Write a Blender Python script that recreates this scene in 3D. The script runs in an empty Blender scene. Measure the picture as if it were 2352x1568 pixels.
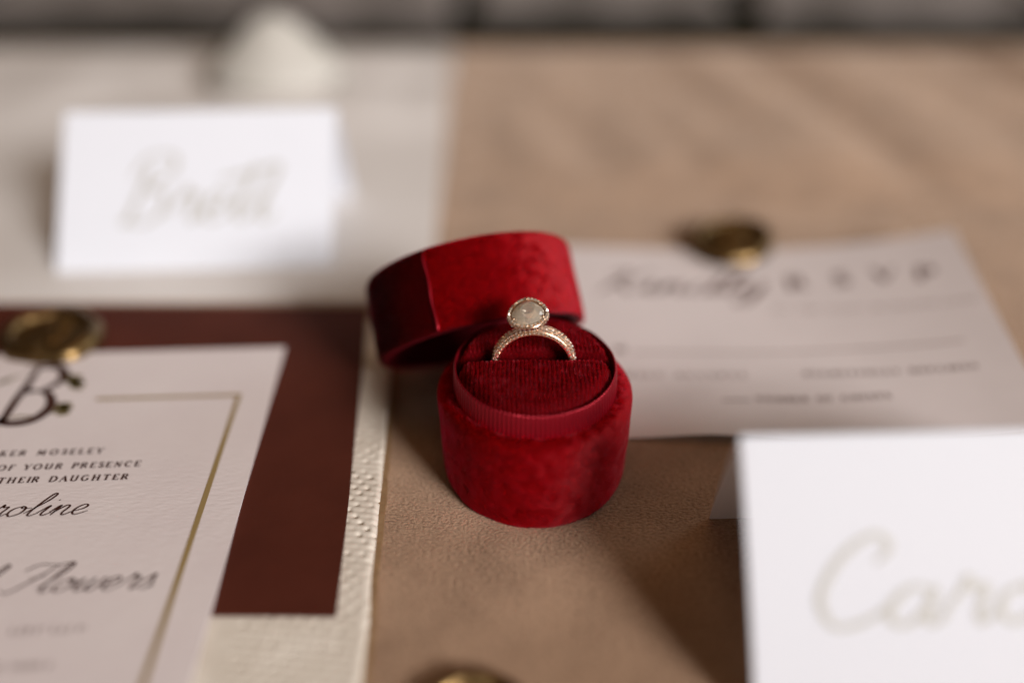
import bpy, math, random
import numpy as np
from math import sin, cos, pi, radians, sqrt, atan2, hypot
from mathutils import Vector, Matrix, Euler, noise

random.seed(7)
SC = bpy.context.scene
COL = SC.collection
S = 0.01                                   # the script counts in centimetres, Blender in metres

# ------------------------------------------------------------------ camera, world, lamps, exposure
CAM_H, PITCH, FPX = 14.4, radians(30.3), 2287.0
cam = bpy.data.cameras.new("camera")
cam.sensor_width = 36.0
cam.lens = FPX / 2352 * 36
cam.clip_start = 0.01
cam.clip_end = 20
cam.dof.use_dof = True
cam.dof.focus_distance = 21.95 * S
cam.dof.aperture_fstop = 2.25
cam_o = bpy.data.objects.new("camera", cam)
cam_o.location = (0, 0, CAM_H * S)
cam_o.rotation_euler = (pi / 2 - PITCH, 0, 0)
COL.objects.link(cam_o)
SC.camera = cam_o

world = bpy.data.worlds.new("World")
SC.world = world
world.use_nodes = True
bgn = world.node_tree.nodes["Background"]
bgn.inputs[0].default_value = (1.0, 0.66, 0.40, 1)
bgn.inputs[1].default_value = 0.08

SC.view_settings.view_transform = 'Standard'
SC.view_settings.look = 'None'
SC.view_settings.gamma = 1
SC.view_settings.exposure = 0
SC.render.engine = 'CYCLES'
SC.cycles.use_denoising = True
SC.cycles.use_adaptive_sampling = False
SC.cycles.max_bounces = 10
SC.cycles.sample_clamp_indirect = 6


def lamp(name, loc, target, size, power, color, sy=None, spread=180):
    l = bpy.data.lights.new(name, 'AREA')
    l.shape = 'RECTANGLE'
    l.size = size * S
    l.size_y = (sy or size) * S
    l.energy = power
    l.color = color
    l.spread = radians(spread)
    o = bpy.data.objects.new(name, l)
    o.location = Vector(loc) * S
    o.rotation_euler = (Vector(target) - Vector(loc)).to_track_quat('-Z', 'Y').to_euler()
    COL.objects.link(o)
    return o


lamp("window_light", (166, -180, 122), (-30, 95, 0), 100, 8.9, (1.0, 0.965, 0.95), 70, 42)
lamp("ceiling_bounce", (15, 50, 135), (0, 40, 0), 110, 2.45, (1.0, 0.62, 0.34))
lamp("side_window_light", (105, 74, 50), (-4, 30, 2), 60, 1.3, (0.90, 0.95, 1.0), 60, 120)

# ------------------------------------------------------------------ helpers
CP, SP = cos(PITCH), sin(PITCH)


def at(px, py, z=0.0):
    """Where the table-level height z (cm) lies for a point measured in the photograph (2352 px wide)."""
    x, y = (px - 1176) / FPX, (py - 784) / FPX
    d = (x, CP - y * SP, -SP - y * CP)
    t = (z - CAM_H) / d[2]
    return (t * d[0], t * d[1])


class MB:
    def __init__(self):
        self.v, self.f = [], []

    def add(self, verts, faces):
        n = len(self.v)
        self.v += [tuple(p) for p in verts]
        self.f += [tuple(i + n for i in f) for f in faces]

    def box(self, x0, x1, y0, y1, z0, z1):
        self.add([(x0, y0, z0), (x1, y0, z0), (x1, y1, z0), (x0, y1, z0), (x0, y0, z1), (x1, y0, z1), (x1, y1, z1), (x0, y1, z1)],
                 [(0, 3, 2, 1), (4, 5, 6, 7), (0, 1, 5, 4), (1, 2, 6, 5), (2, 3, 7, 6), (3, 0, 4, 7)])

    def grid(self, nu, nv, fn, wrap_u=False):
        n = len(self.v)
        for j in range(nv):
            for i in range(nu):
                self.v.append(tuple(fn(i, j)))
        for j in range(nv - 1):
            for i in range(nu if wrap_u else nu - 1):
                k = (i + 1) % nu
                self.f.append((n + j * nu + i, n + j * nu + k, n + (j + 1) * nu + k, n + (j + 1) * nu + i))

    def tube(self, pts, r, n=8, closed=False):
        pts = [Vector(p) for p in pts]
        m = len(pts)
        rings = []
        up = Vector((0.123, 0.31, 0.94))
        for i, p in enumerate(pts):
            if closed:
                t = pts[(i + 1) % m] - pts[i - 1]
            else:
                t = pts[min(i + 1, m - 1)] - pts[max(i - 1, 0)]
            t.normalize()
            a = t.cross(up)
            a.normalize()
            b = t.cross(a)
            rr = r(i / max(1, m - 1)) if callable(r) else r
            rings.append([p + (a * cos(k * 2 * pi / n) + b * sin(k * 2 * pi / n)) * rr for k in range(n)])
        base = len(self.v)
        for rg in rings:
            self.v += [tuple(q) for q in rg]
        for i in range(m if closed else m - 1):
            i2 = (i + 1) % m
            for k in range(n):
                k2 = (k + 1) % n
                self.f.append((base + i * n + k, base + i * n + k2, base + i2 * n + k2, base + i2 * n + k))
        if not closed:
            self.f.append(tuple(base + k for k in reversed(range(n))))
            self.f.append(tuple(base + (m - 1) * n + k for k in range(n)))

    def build(self, name, mat, parent=None, smooth=True, xf=None):
        vs = self.v
        if xf is not None:
            vs = [xf @ Vector(p) for p in vs]
        me = bpy.data.meshes.new(name)
        me.from_pydata([(p[0] * S, p[1] * S, p[2] * S) for p in vs], [], self.f)
        me.materials.append(mat)
        if smooth:
            me.shade_smooth()
        me.update()
        o = bpy.data.objects.new(name, me)
        COL.objects.link(o)
        if parent is not None:
            o.parent = parent
        return o


def fix_normals(o):
    import bmesh
    bm = bmesh.new()
    bm.from_mesh(o.data)
    bmesh.ops.recalc_face_normals(bm, faces=bm.faces)
    bm.to_mesh(o.data)
    bm.free()
    return o


def sharp(o, deg=35):
    o.data.set_sharp_from_angle(angle=radians(deg))
    return o


def thing(name, label, cat, loc=(0, 0, 0), rot=(0, 0, 0), group=None):
    o = bpy.data.objects.new(name, None)
    o.empty_display_size = 0.01
    o.location = Vector(loc) * S
    o.rotation_euler = rot
    COL.objects.link(o)
    return tag(o, label, cat, group)


def tag(o, label, cat, group=None):
    o['label'] = label
    o['category'] = cat
    if group:
        o['group'] = group
    return o


def structure(o):
    o['kind'] = 'structure'
    return o


# ------------------------------------------------------------------ materials
def new_mat(name):
    m = bpy.data.materials.new(name)
    m.use_nodes = True
    return m, m.node_tree, m.node_tree.nodes["Principled BSDF"]


def node(nt, kind, **kw):
    n = nt.nodes.new(kind)
    for k, v in kw.items():
        if k.startswith('i_'):
            n.inputs[int(k[2:])].default_value = v
        else:
            setattr(n, k, v)
    return n


def noise_tex(nt, scale, detail=3, rough=0.55, stretch=None, kind='ShaderNodeTexNoise'):
    tc = node(nt, 'ShaderNodeTexCoord')
    src = tc.outputs['Object']
    if stretch:
        mp = node(nt, 'ShaderNodeMapping')
        mp.inputs['Scale'].default_value = stretch
        nt.links.new(src, mp.inputs['Vector'])
        src = mp.outputs[0]
    n = node(nt, kind)
    n.inputs['Scale'].default_value = scale
    if kind == 'ShaderNodeTexNoise':
        n.inputs['Detail'].default_value = detail
        n.inputs['Roughness'].default_value = rough
    nt.links.new(src, n.inputs['Vector'])
    return n.outputs[0]


def ramp(nt, fac, c0, c1, p0=0.3, p1=0.7):
    r = node(nt, 'ShaderNodeValToRGB')
    r.color_ramp.elements[0].position = p0
    r.color_ramp.elements[1].position = p1
    r.color_ramp.elements[0].color = (*c0, 1)
    r.color_ramp.elements[1].color = (*c1, 1)
    nt.links.new(fac, r.inputs[0])
    return r.outputs[0]


def add_bump(nt, b, hs):
    """hs: list of (height socket, strength, distance in metres), chained."""
    prev = None
    for h, s, d in hs:
        bn = node(nt, 'ShaderNodeBump')
        bn.inputs['Strength'].default_value = s
        bn.inputs['Distance'].default_value = d
        nt.links.new(h, bn.inputs['Height'])
        if prev is not None:
            nt.links.new(prev, bn.inputs['Normal'])
        prev = bn.outputs[0]
    nt.links.new(prev, b.inputs['Normal'])


def set_in(b, **kw):
    names = dict(rough='Roughness', metal='Metallic', spec='Specular IOR Level', sheen='Sheen Weight', sheen_r='Sheen Roughness',
                 sheen_t='Sheen Tint', trans='Transmission Weight', ior='IOR', sss='Subsurface Weight', coat='Coat Weight')
    for k, v in kw.items():
        if k == 'col':
            b.inputs['Base Color'].default_value = (*v, 1)
        elif k == 'sheen_t':
            b.inputs['Sheen Tint'].default_value = (*v, 1)
        else:
            b.inputs[names[k]].default_value = v


def paper(name, col, col2=None, grain=1200, bump=0.25, rough=0.7, spec=0.3, mott=60):
    m, nt, b = new_mat(name)
    set_in(b, rough=rough, spec=spec)
    c2 = col2 or tuple(c * 0.94 for c in col)
    nt.links.new(ramp(nt, noise_tex(nt, mott, 4), c2, col), b.inputs['Base Color'])
    add_bump(nt, b, [(noise_tex(nt, grain, 3), bump, 0.0002)])
    return m


def velvet(name, c_dark, c_light, sheen=0.7, streak=None, mott=700, tint=(1.0, 0.075, 0.11), metal=0.2):
    m, nt, b = new_mat(name)
    set_in(b, rough=0.6, spec=0.05, sheen=sheen * .3, sheen_r=0.30, sheen_t=tint, metal=metal)
    fine = noise_tex(nt, 2600, 3, 0.7)
    big = noise_tex(nt, mott, 4, 0.6, streak)
    mx = node(nt, 'ShaderNodeMath', operation='MULTIPLY_ADD')
    nt.links.new(fine, mx.inputs[0])
    mx.inputs[1].default_value = 0.55
    nt.links.new(big, mx.inputs[2])
    nt.links.new(ramp(nt, mx.outputs[0], c_dark, c_light, 0.45, 1.05), b.inputs['Base Color'])
    add_bump(nt, b, [(big, 0.25, 0.0006), (fine, 0.5, 0.00022)])
    return m


M = {}
M['suede'], nt, b = new_mat('tan_suede')
set_in(b, rough=0.9, spec=0.06, sheen=0.34, sheen_r=0.5, sheen_t=(1.0, 0.86, 0.74))
fine = noise_tex(nt, 1150, 3, 0.65, (1.0, 1.5, 1.0))
mid = noise_tex(nt, 55, 4)
mxn = node(nt, 'ShaderNodeMath', operation='MULTIPLY_ADD')
nt.links.new(fine, mxn.inputs[0])
mxn.inputs[1].default_value = 0.8
mm = node(nt, 'ShaderNodeMath', operation='MULTIPLY_ADD')
nt.links.new(mid, mm.inputs[0])
mm.inputs[1].default_value = 0.35
mm.inputs[2].default_value = 0.325
nt.links.new(mm.outputs[0], mxn.inputs[2])
nt.links.new(ramp(nt, mxn.outputs[0], (0.115, 0.060, 0.030), (0.425, 0.272, 0.175), 0.66, 1.16), b.inputs['Base Color'])
add_bump(nt, b, [(fine, 1.0, 0.0005)])

M['invite_paper'] = paper('felt_invitation_paper', (0.70, 0.635, 0.63), (0.67, 0.60, 0.60), 1500, 0.0)
nt = M['invite_paper'].node_tree
add_bump(nt, nt.nodes["Principled BSDF"], [(noise_tex(nt, 1000, 2, 0.5, (0.45, 1.0, 1.0)), 0.30, 0.0003)])
M['reply_paper'] = paper('reply_card_paper', (0.68, 0.615, 0.61), None, 900, 0.2)
M['place_paper'] = paper('white_place_card_paper', (0.68, 0.70, 0.755), (0.67, 0.69, 0.745), 900, 0.06, 0.6, 0.3)
M['place_thin'] = M['place_paper'].copy()
M['place_thin'].name = 'thin_white_place_card_paper'
nt = M['place_thin'].node_tree
tl = node(nt, 'ShaderNodeBsdfTranslucent')
tl.inputs[0].default_value = (0.80, 0.74, 0.70, 1)
ms = node(nt, 'ShaderNodeMixShader')
nt.nodes['Principled BSDF'].inputs['Base Color'].links and nt.links.remove(nt.nodes['Principled BSDF'].inputs['Base Color'].links[0])
set_in(nt.nodes['Principled BSDF'], col=(.82, .845, .91))
ms.inputs[0].default_value = 0.32
nt.links.new(nt.nodes['Principled BSDF'].outputs[0], ms.inputs[1])
nt.links.new(tl.outputs[0], ms.inputs[2])
nt.links.new(ms.outputs[0], nt.nodes['Material Output'].inputs[0])
M['sheet_paper'] = paper('white_sheet_paper', (0.74, 0.71, 0.69), (0.66, 0.625, 0.60), 800, 0.1, 0.55, 0.4, 14)
M['burgundy_paper'] = paper('burgundy_paper', (0.084, 0.0195, 0.0110), (0.066, 0.0150, 0.0085), 1300, 0.3, 0.7, 0.12)
M['linen'] = paper('ivory_woven_cover', (0.72, 0.665, 0.585), (0.62, 0.56, 0.48), 700, 0.3, 0.8, 0.2, 120)
M['board_core'] = paper('kraft_board_core', (0.30, 0.19, 0.10), (0.22, 0.13, 0.065), 900, 0.5, 0.85, 0.15, 400)
M['velvet'] = velvet('red_velvet', (0.05, 0.0005, 0.002), (0.11, 0.001, 0.004), 0.7, (1, 1, 0.7))
M['velvet_shaded'] = velvet('red_velvet_shaded_side', (0.03, 0.0005, 0.0015), (0.05, 0.001, 0.003), 0.0, (1, 1, 0.6), metal=0.1)  # same red velvet, darkened to paint in the lid's shaded left side
M['cushion'] = velvet('ribbed_red_velvet', (0.05, 0.0005, 0.002), (0.11, 0.001, 0.004), 0.7, None, 900)
M['lining'] = velvet('dark_red_lining', (0.05, 0.001, 0.003), (0.09, 0.002, 0.006), 0.1)
M['satin'], nt, b = new_mat('red_ribbed_satin')
set_in(b, col=(0.29, 0.004, 0.015), rough=0.36, spec=0.6, metal=0.68)
add_bump(nt, b, [(noise_tex(nt, 2500, 2), 0.25, 0.0002)])
M['gold_ring'], nt, b = new_mat('rose_gold')
set_in(b, col=(0.88, 0.60, 0.42), rough=0.24, metal=1.0)
add_bump(nt, b, [(noise_tex(nt, 4000, 2), 0.15, 0.0001)])
M['pave'], nt, b = new_mat('small_diamonds')
set_in(b, col=(0.88, 0.76, 0.64), rough=0.07, metal=0.75, spec=0.9)
M['diamond'], nt, b = new_mat('champagne_diamond')
set_in(b, col=(1.0, 0.88, 0.73), rough=0.0, trans=0.76, ior=1.9, spec=0.9)
M['wax'], nt, b = new_mat('bronze_gold_wax')
set_in(b, rough=0.40, metal=1.0)
nt.links.new(ramp(nt, noise_tex(nt, 260, 3), (0.13, 0.082, 0.032), (0.26, 0.17, 0.075)), b.inputs['Base Color'])
add_bump(nt, b, [(noise_tex(nt, 500, 3), 0.2, 0.0006)])
M['ink'], nt, b = new_mat('dark_brown_ink')
set_in(b, col=(0.050, 0.017, 0.012), rough=0.6, spec=0.2)
M['ink_soft'], nt, b = new_mat('faded_mauve_ink')
set_in(b, col=(0.135, 0.078, 0.070), rough=0.6, spec=0.2)
M['ink_line'], nt, b = new_mat('fine_mauve_rule_ink')
set_in(b, col=(0.30, 0.225, 0.21), rough=0.6, spec=0.2)
M['ink_gold'], nt, b = new_mat('pale_gold_ink')
set_in(b, col=(0.43, 0.415, 0.375), rough=0.5, spec=0.4)
M['foil'], nt, b = new_mat('olive_gold_foil')
set_in(b, col=(0.36, 0.255, 0.105), rough=0.42, metal=0.25, spec=0.5)
M['leaf_ink'], nt, b = new_mat('olive_ink')
set_in(b, col=(0.16, 0.12, 0.035), rough=0.5)
M['soil'] = paper('dark_mossy_soil', (0.016, 0.015, 0.009), (0.008, 0.008, 0.004), 150, 0.8, 1.0, 0.0, 30)
M['paver'] = paper('grey_stone', (0.30, 0.265, 0.25), (0.10, 0.088, 0.08), 120, 0.6, 0.9, 0.15, 22)
M['silk'] = paper('white_silk', (0.47, 0.45, 0.415), (0.42, 0.40, 0.36), 900, 0.1, 0.6, 0.3)

# ------------------------------------------------------------------ setting: suede-covered table, stone paving behind it
BACK = 58.6
mb = MB()
NX, NY = 241, 241


def fold(x, y):
    k = min(1.0, max(0.0, (y - 34.5) / 4.0)) * min(1.0, max(0.0, (x + 1.0) / 3.0)) * min(1.0, max(0.0, (57.0 - y) / 3.0))
    if k <= 0:
        return 0.0
    a = noise.noise(Vector((x * 0.17 + y * 0.035, y * 0.022, 3.1)))
    c = noise.noise(Vector((x * 0.30 + y * 0.07, y * 0.05, 8.7)))
    return k * (1.2 * abs(a) + 0.35 * c + 0.16)


def table_pt(i, j):
    x = -62 + 124 * i / (NX - 1)
    y = -8 + (BACK + 8) * j / (NY - 1)
    return (x, y, fold(x, y))


mb.grid(NX, NY, table_pt)
mb.add([(-62, BACK, 0), (62, BACK, 0), (62, BACK + 0.15, -0.2), (-62, BACK + 0.15, -0.2), (62, BACK + 0.15, -1.1), (-62, BACK + 0.15, -1.1)],
       [(0, 1, 2, 3), (3, 2, 4, 5)])
structure(mb.build('table', M['suede']))
mb = MB()
mb.add([(-160, 20, -2.0), (160, 20, -2.0), (160, 260, -2.0), (-160, 260, -2.0)], [(0, 1, 2, 3)])
structure(mb.build('soil', M['soil'], smooth=False))
paving = bpy.data.objects.new('paving', None)
COL.objects.link(paving)
structure(paving)
rnd = random.Random(3)
xs = [-84.5, -63.5, -42.5, -19.3, -3.5, 17.4, 39.5, 60.5, 82]
front_y = [76.0, 76.2, 76.0, 73.6, 77.0, 74.4, 77.4, 76.4]
for r in range(5):
    for k in range(len(xs) - 1):
        sh = 0 if r % 2 == 0 else 9.5
        x0, x1 = xs[k] + sh + 0.9, xs[k + 1] + sh - 0.9
        y0 = front_y[k] if r == 0 else 74 + r * 15.5 + rnd.uniform(-1, 1)
        y1 = 74 + (r + 1) * 15.5 - 2.4
        lean = 1.6 if k == 5 else rnd.uniform(-0.5, 0.5)
        z1 = -1.35 + rnd.uniform(-0.15, 0.15)
        mb = MB()
        e = 0.45
        mb.add([(x0, y0, -2.4), (x1, y0, -2.4), (x1 + lean, y1, -2.4), (x0 + lean, y1, -2.4),
                (x0, y0, z1 - .35), (x1, y0, z1 - .35), (x1 + lean, y1, z1 - .35), (x0 + lean, y1, z1 - .35),
                (x0 + e, y0 + e, z1), (x1 - e, y0 + e, z1), (x1 + lean - e, y1 - e, z1), (x0 + lean + e, y1 - e, z1)],
               [(0, 1, 5, 4), (1, 2, 6, 5), (2, 3, 7, 6), (3, 0, 4, 7), (4, 5, 9, 8), (5, 6, 10, 9), (6, 7, 11, 10), (7, 4, 8, 11), (8, 9, 10, 11)])
        mb.build('paver', M['paver'], paving, smooth=False)


# ------------------------------------------------------------------ lettering: stroke alphabet laid flat on the paper
def crom(pts, n=7):
    if len(pts) < 3:
        return [tuple(p) for p in pts]
    P = [pts[0]] + list(pts) + [pts[-1]]
    out = []
    for i in range(1, len(P) - 2):
        p0, p1, p2, p3 = P[i - 1], P[i], P[i + 1], P[i + 2]
        for k in range(n):
            t = k / n
            out.append(tuple(0.5 * ((2 * p1[d]) + (-p0[d] + p2[d]) * t + (2 * p0[d] - 5 * p1[d] + 4 * p2[d] - p3[d]) * t * t
                                    + (-p0[d] + 3 * p1[d] - 3 * p2[d] + p3[d]) * t ** 3) for d in (0, 1)))
    out.append(tuple(pts[-1]))
    return out


def ribbon(mb, pts, width, place):
    """A flat pen stroke along pts; width(direction angle, fraction) in the same unit; place maps (x, y) to a 3-D point."""
    m = len(pts)
    base = len(mb.v)
    for i, p in enumerate(pts):
        a, c = pts[max(0, i - 1)], pts[min(m - 1, i + 1)]
        dx, dy = c[0] - a[0], c[1] - a[1]
        L = hypot(dx, dy) or 1
        w = width(atan2(dy, dx), i / (m - 1)) / 2
        nx, ny = -dy / L * w, dx / L * w
        mb.v.append(tuple(place(p[0] + nx, p[1] + ny)))
        mb.v.append(tuple(place(p[0] - nx, p[1] - ny)))
    for i in range(m - 1):
        k = base + 2 * i
        mb.f.append((k + 1, k + 3, k + 2, k))


def pen(thin, thick):
    return lambda ang, f: (thin + (thick - thin) * abs(sin(ang)) ** 1.5) * (0.55 + 0.45 * min(1, 6 * f, 6 * (1 - f)))


def arc(cx, cy, rx, ry, a0, a1, n=10):
    return [(cx + rx * cos(radians(a0 + (a1 - a0) * i / n)), cy + ry * sin(radians(a0 + (a1 - a0) * i / n))) for i in range(n + 1)]


# capitals on a box 1 high: list of (weight, points); 2 = thick stem, 1 = hairline, serifs as short bars
def bar(x, y, w=0.16):
    return (1, [(x - w, y), (x + w, y)])


CAPS = {
    'A': (0.86, [(1, [(.08, 0), (.42, 1)]), (2, [(.42, 1), (.78, 0)]), (1, [(.2, .36), (.64, .36)]), bar(.08, 0, .13), bar(.78, 0)]),
    'B': (0.76, [(2, [(.16, 0), (.16, 1)]), (1, [(.04, 1), (.4, 1)]), (2, arc(.38, .76, .24, .24, 90, -90)), (2, arc(.40, .26, .28, .26, 90, -90)), (1, [(.04, 0), (.4, 0)]), (1, [(.16, .52), (.4, .52)])]),
    'C': (0.86, [(2, arc(.46, .5, .38, .5, 48, 312, 16)), (1, [(.72, .7), (.72, .95)])]),
    'D': (0.90, [(2, [(.16, 0), (.16, 1)]), (1, [(.04, 1), (.36, 1)]), (2, arc(.36, .5, .46, .5, 90, -90, 14)), (1, [(.04, 0), (.36, 0)])]),
    'E': (0.72, [(2, [(.16, 0), (.16, 1)]), (1, [(.04, 1), (.62, 1)]), (1, [(.16, .52), (.5, .52)]), (1, [(.04, 0), (.66, 0)]), (1, [(.62, 1), (.62, .8)]), (1, [(.66, 0), (.66, .22)])]),
    'F': (0.68, [(2, [(.16, 0), (.16, 1)]), (1, [(.04, 1), (.62, 1)]), (1, [(.16, .5), (.5, .5)]), bar(.16, 0), (1, [(.62, 1), (.62, .8)])]),
    'G': (0.92, [(2, arc(.46, .5, .38, .5, 48, 320, 16)), (2, [(.74, .42), (.74, .1)]), bar(.74, .42, .13)]),
    'H': (0.92, [(2, [(.16, 0), (.16, 1)]), (2, [(.74, 0), (.74, 1)]), (1, [(.16, .52), (.74, .52)]), bar(.16, 0), bar(.16, 1), bar(.74, 0), bar(.74, 1)]),
    'I': (0.40, [(2, [(.2, 0), (.2, 1)]), bar(.2, 0), bar(.2, 1)]),
    'K': (0.84, [(2, [(.16, 0), (.16, 1)]), (1, [(.66, 1), (.18, .42)]), (2, [(.34, .6), (.74, 0)]), bar(.16, 0), bar(.16, 1), bar(.74, 0, .12), bar(.64, 1, .12)]),
    'L': (0.72, [(2, [(.16, 0), (.16, 1)]), bar(.16, 1), (1, [(.04, 0), (.64, 0)]), (1, [(.64, 0), (.64, .24)])]),
    'M': (1.04, [(1, [(.14, 0), (.18, 1)]), (2, [(.18, 1), (.5, .1)]), (1, [(.5, .1), (.82, 1)]), (2, [(.82, 1), (.88, 0)]), bar(.14, 0, .12), bar(.88, 0)]),
    'N': (0.92, [(1, [(.16, 0), (.16, 1)]), (2, [(.16, 1), (.74, 0)]), (1, [(.74, 0), (.74, 1)]), bar(.16, 0, .12), bar(.74, 1, .12)]),
    'O': (0.98, [(2, arc(.48, .5, .4, .5, 0, 360, 22))]),
    'P': (0.74, [(2, [(.16, 0), (.16, 1)]), (1, [(.04, 1), (.4, 1)]), (2, arc(.38, .73, .26, .27, 90, -90)), bar(.16, 0), (1, [(.16, .46), (.38, .46)])]),
    'R': (0.84, [(2, [(.16, 0), (.16, 1)]), (1, [(.04, 1), (.4, 1)]), (2, arc(.38, .75, .24, .25, 90, -90)), (1, [(.16, .5), (.38, .5)]), (2, [(.38, .5), (.76, 0)]), bar(.16, 0)]),
    'S': (0.66, [(2, crom([(.56, .82), (.36, 1.0), (.12, .8), (.3, .55), (.52, .36), (.52, .12), (.3, 0), (.08, .2)], 4))]),
    'T': (0.82, [(2, [(.4, 0), (.4, 1)]), (1, [(.06, 1), (.74, 1)]), bar(.4, 0), (1, [(.06, 1), (.06, .8)]), (1, [(.74, 1), (.74, .8)])]),
    'U': (0.92, [(2, [(.16, 1), (.16, .3)] + arc(.45, .3, .29, .3, 180, 360, 10) + [(.74, 1)]), bar(.16, 1), bar(.74, 1, .12)]),
    'V': (0.86, [(2, [(.08, 1), (.42, 0)]), (1, [(.42, 0), (.78, 1)]), bar(.08, 1), bar(.78, 1, .12)]),
    'Y': (0.84, [(2, [(.06, 1), (.4, .48)]), (1, [(.4, .48), (.74, 1)]), (2, [(.4, .48), (.4, 0)]), bar(.4, 0), bar(.06, 1, .12), bar(.74, 1, .12)]),
    ' ': (0.62, []),
}
# running hand: x-height 1
HAND = {
    'a': (1.15, [[(.85, .85), (.5, 1.0), (.15, .65), (.12, .2), (.4, 0), (.75, .3), (.9, .95), (.84, .3), (.98, 0), (1.25, .3)]]),
    'd': (1.2, [[(.85, .85), (.5, 1.0), (.15, .65), (.12, .2), (.4, 0), (.75, .3), (1.1, 2.1), (.9, .5), (1.0, 0), (1.3, .3)]]),
    'e': (.9, [[(-.05, .25), (.5, .55), (.65, .85), (.42, 1.02), (.15, .7), (.15, .25), (.45, 0), (.95, .35)]]),
    'h': (1.1, [[(0, .2), (.5, 1.6), (.5, 2.2), (.3, 1.8), (.2, 0)], [(.2, .3), (.5, .95), (.75, .8), (.7, .2), (.9, 0), (1.15, .3)]]),
    'i': (.7, [[(-.05, .25), (.3, 1), (.25, .25), (.42, 0), (.75, .3)], [(.4, 1.5), (.47, 1.58)]]),
    'l': (.72, [[(-.05, .25), (.5, 1.4), (.62, 2.1), (.44, 2.25), (.3, 1.6), (.22, .3), (.42, 0), (.75, .3)]]),
    'n': (1.12, [[(-.05, .3), (.2, 1), (.18, 0)], [(.18, .25), (.5, .95), (.74, .85), (.7, .25), (.86, 0), (1.18, .3)]]),
    'o': (1.08, [[(.6, 1), (.2, .8), (.1, .35), (.4, 0), (.8, .3), (.8, .8), (.55, 1), (.62, .78), (1.15, .8)]]),
    'r': (1.0, [[(-.05, .25), (.3, .95), (.36, 1.2), (.48, .92), (.74, .96), (.7, .4), (.78, .02), (1.05, .3)]]),
    's': (.8, [[(-.05, .2), (.4, 1.1), (.5, .8), (.62, .35), (.45, .02), (.12, .12)], [(.45, .02), (.85, .3)]]),
    't': (.74, [[(-.05, .25), (.35, 1.2), (.48, 1.95), (.32, .8), (.28, .2), (.48, 0), (.8, .3)]]),
    'w': (1.45, [[(-.05, .3), (.2, .95), (.16, .3), (.35, 0), (.65, .3), (.75, .95), (.72, .25), (.95, 0), (1.25, .4), (1.25, .95), (1.5, .85)]]),
    'y': (1.1, [[(-.05, .3), (.2, 1), (.18, .3), (.4, 0), (.75, .3), (.85, 1), (.75, -.6), (.45, -1.1), (.2, -.8), (1.1, .3)]]),
    'B': (1.55, [[(.55, 2.0), (.45, 1), (.3, 0), (.12, .1)], [(.05, 1.6), (.4, 2.3), (1.15, 2.35), (1.3, 1.8), (.7, 1.2), (1.25, 1.0), (1.3, .35), (.75, -.08), (.2, .2)]]),
    'C': (1.5, [[(1.15, 1.65), (1.35, 2.05), (1.0, 2.35), (.45, 1.8), (.18, .8), (.55, .02), (1.15, .12), (1.6, .55)]]),
    'F': (1.9, [[(.2, 1.7), (.7, 2.2), (1.6, 2.15), (2.4, 2.35)], [(1.75, 2.1), (1.2, 1.0), (.55, .05), (.05, .2)], [(.9, 1.05), (1.7, 1.25)]]),
    'K': (1.7, [[(.1, 1.7), (.5, 2.2), (.7, 2.0), (.4, .8), (.15, 0)], [(1.6, 2.2), (.9, 1.4), (.5, 1.05), (.95, .6), (1.3, .02), (1.75, .3)]]),
    ' ': (.8, []),
}


def caps_line(mb, text, h, adv_scale, place, thick=0.17, thin=0.075, x0=0.0, right=None, y0=0.0):
    """Set text in capitals of height h; right: the x where the line must end."""
    total = sum(CAPS[c][0] * adv_scale for c in text) * h
    x = x0 if right is None else right - total
    for c in text:
        w, st = CAPS[c]
        for wt, pts in st:
            tw = (thick if wt == 2 else thin) * h
            ribbon(mb, [(x + p[0] * h, y0 + p[1] * h) for p in pts],
                   (lambda ang, f, tw=tw, tn=thin * h: tn + (tw - tn) * abs(sin(ang)) if tw > tn else tw), place)
        x += w * adv_scale * h
    return total


def hand_line(mb, text, h, place, thin, thick, x0=0, y0=0, slant=0.5, right=None, sx=1.0):
    tot = sum(HAND[c][0] for c in text) * h * sx
    x = x0 if right is None else right - tot
    for c in text:
        w, st = HAND[c]
        for pts in st:
            q = [(x + (p[0] * sx + slant * p[1]) * h, y0 + p[1] * h) for p in pts]
            ribbon(mb, crom(q, 8), pen(thin, thick), place)
        x += w * h * sx
    return tot


def word_marks(mb, lengths, h, place, x0, y0, gap=0.2, seed=1):
    """Rows of letter-like strokes for print too blurred to read."""
    r = random.Random(seed)
    x = x0
    for n in lengths:
        for _ in range(n):
            ribbon(mb, [(x, y0), (x, y0 + h)], lambda a, f: h * 0.16, place)
            if r.random() < .7:
                yy = y0 + h * r.choice((0.03, .5, .97))
                ribbon(mb, [(x, yy), (x + h * .55, yy)], lambda a, f: h * 0.1, place)
            if r.random() < .6:
                ribbon(mb, [(x + h * .55, y0 + h * r.choice((0, .5))), (x + h * .55, y0 + h)], lambda a, f: h * 0.13, place)
            x += h * 0.95
        x += gap
    return x


def slab(poly, z0, z1, mb=None):
    mb = mb or MB()
    n = len(poly)
    mb.add([(p[0], p[1], z0) for p in poly] + [(p[0], p[1], z1) for p in poly],
           [tuple(range(n, 2 * n)), tuple(reversed(range(n)))] + [(i, (i + 1) % n, n + (i + 1) % n, n + i) for i in range(n)])
    return mb


# ------------------------------------------------------------------ ivory woven folder, burgundy envelope, invitation
t = thing('woven_folder', 'ivory folder with dimpled woven cover showing around the burgundy envelope', 'folder', (0, 0, 0))
fr = [(-3.02, 4.0), (-2.72, 9.0), (-2.68, 12.4), (-2.76, 14.0), (-3.05, 19.0), (-3.28, 23.5), (-3.36, 25.6)]
NR = 60


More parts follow.
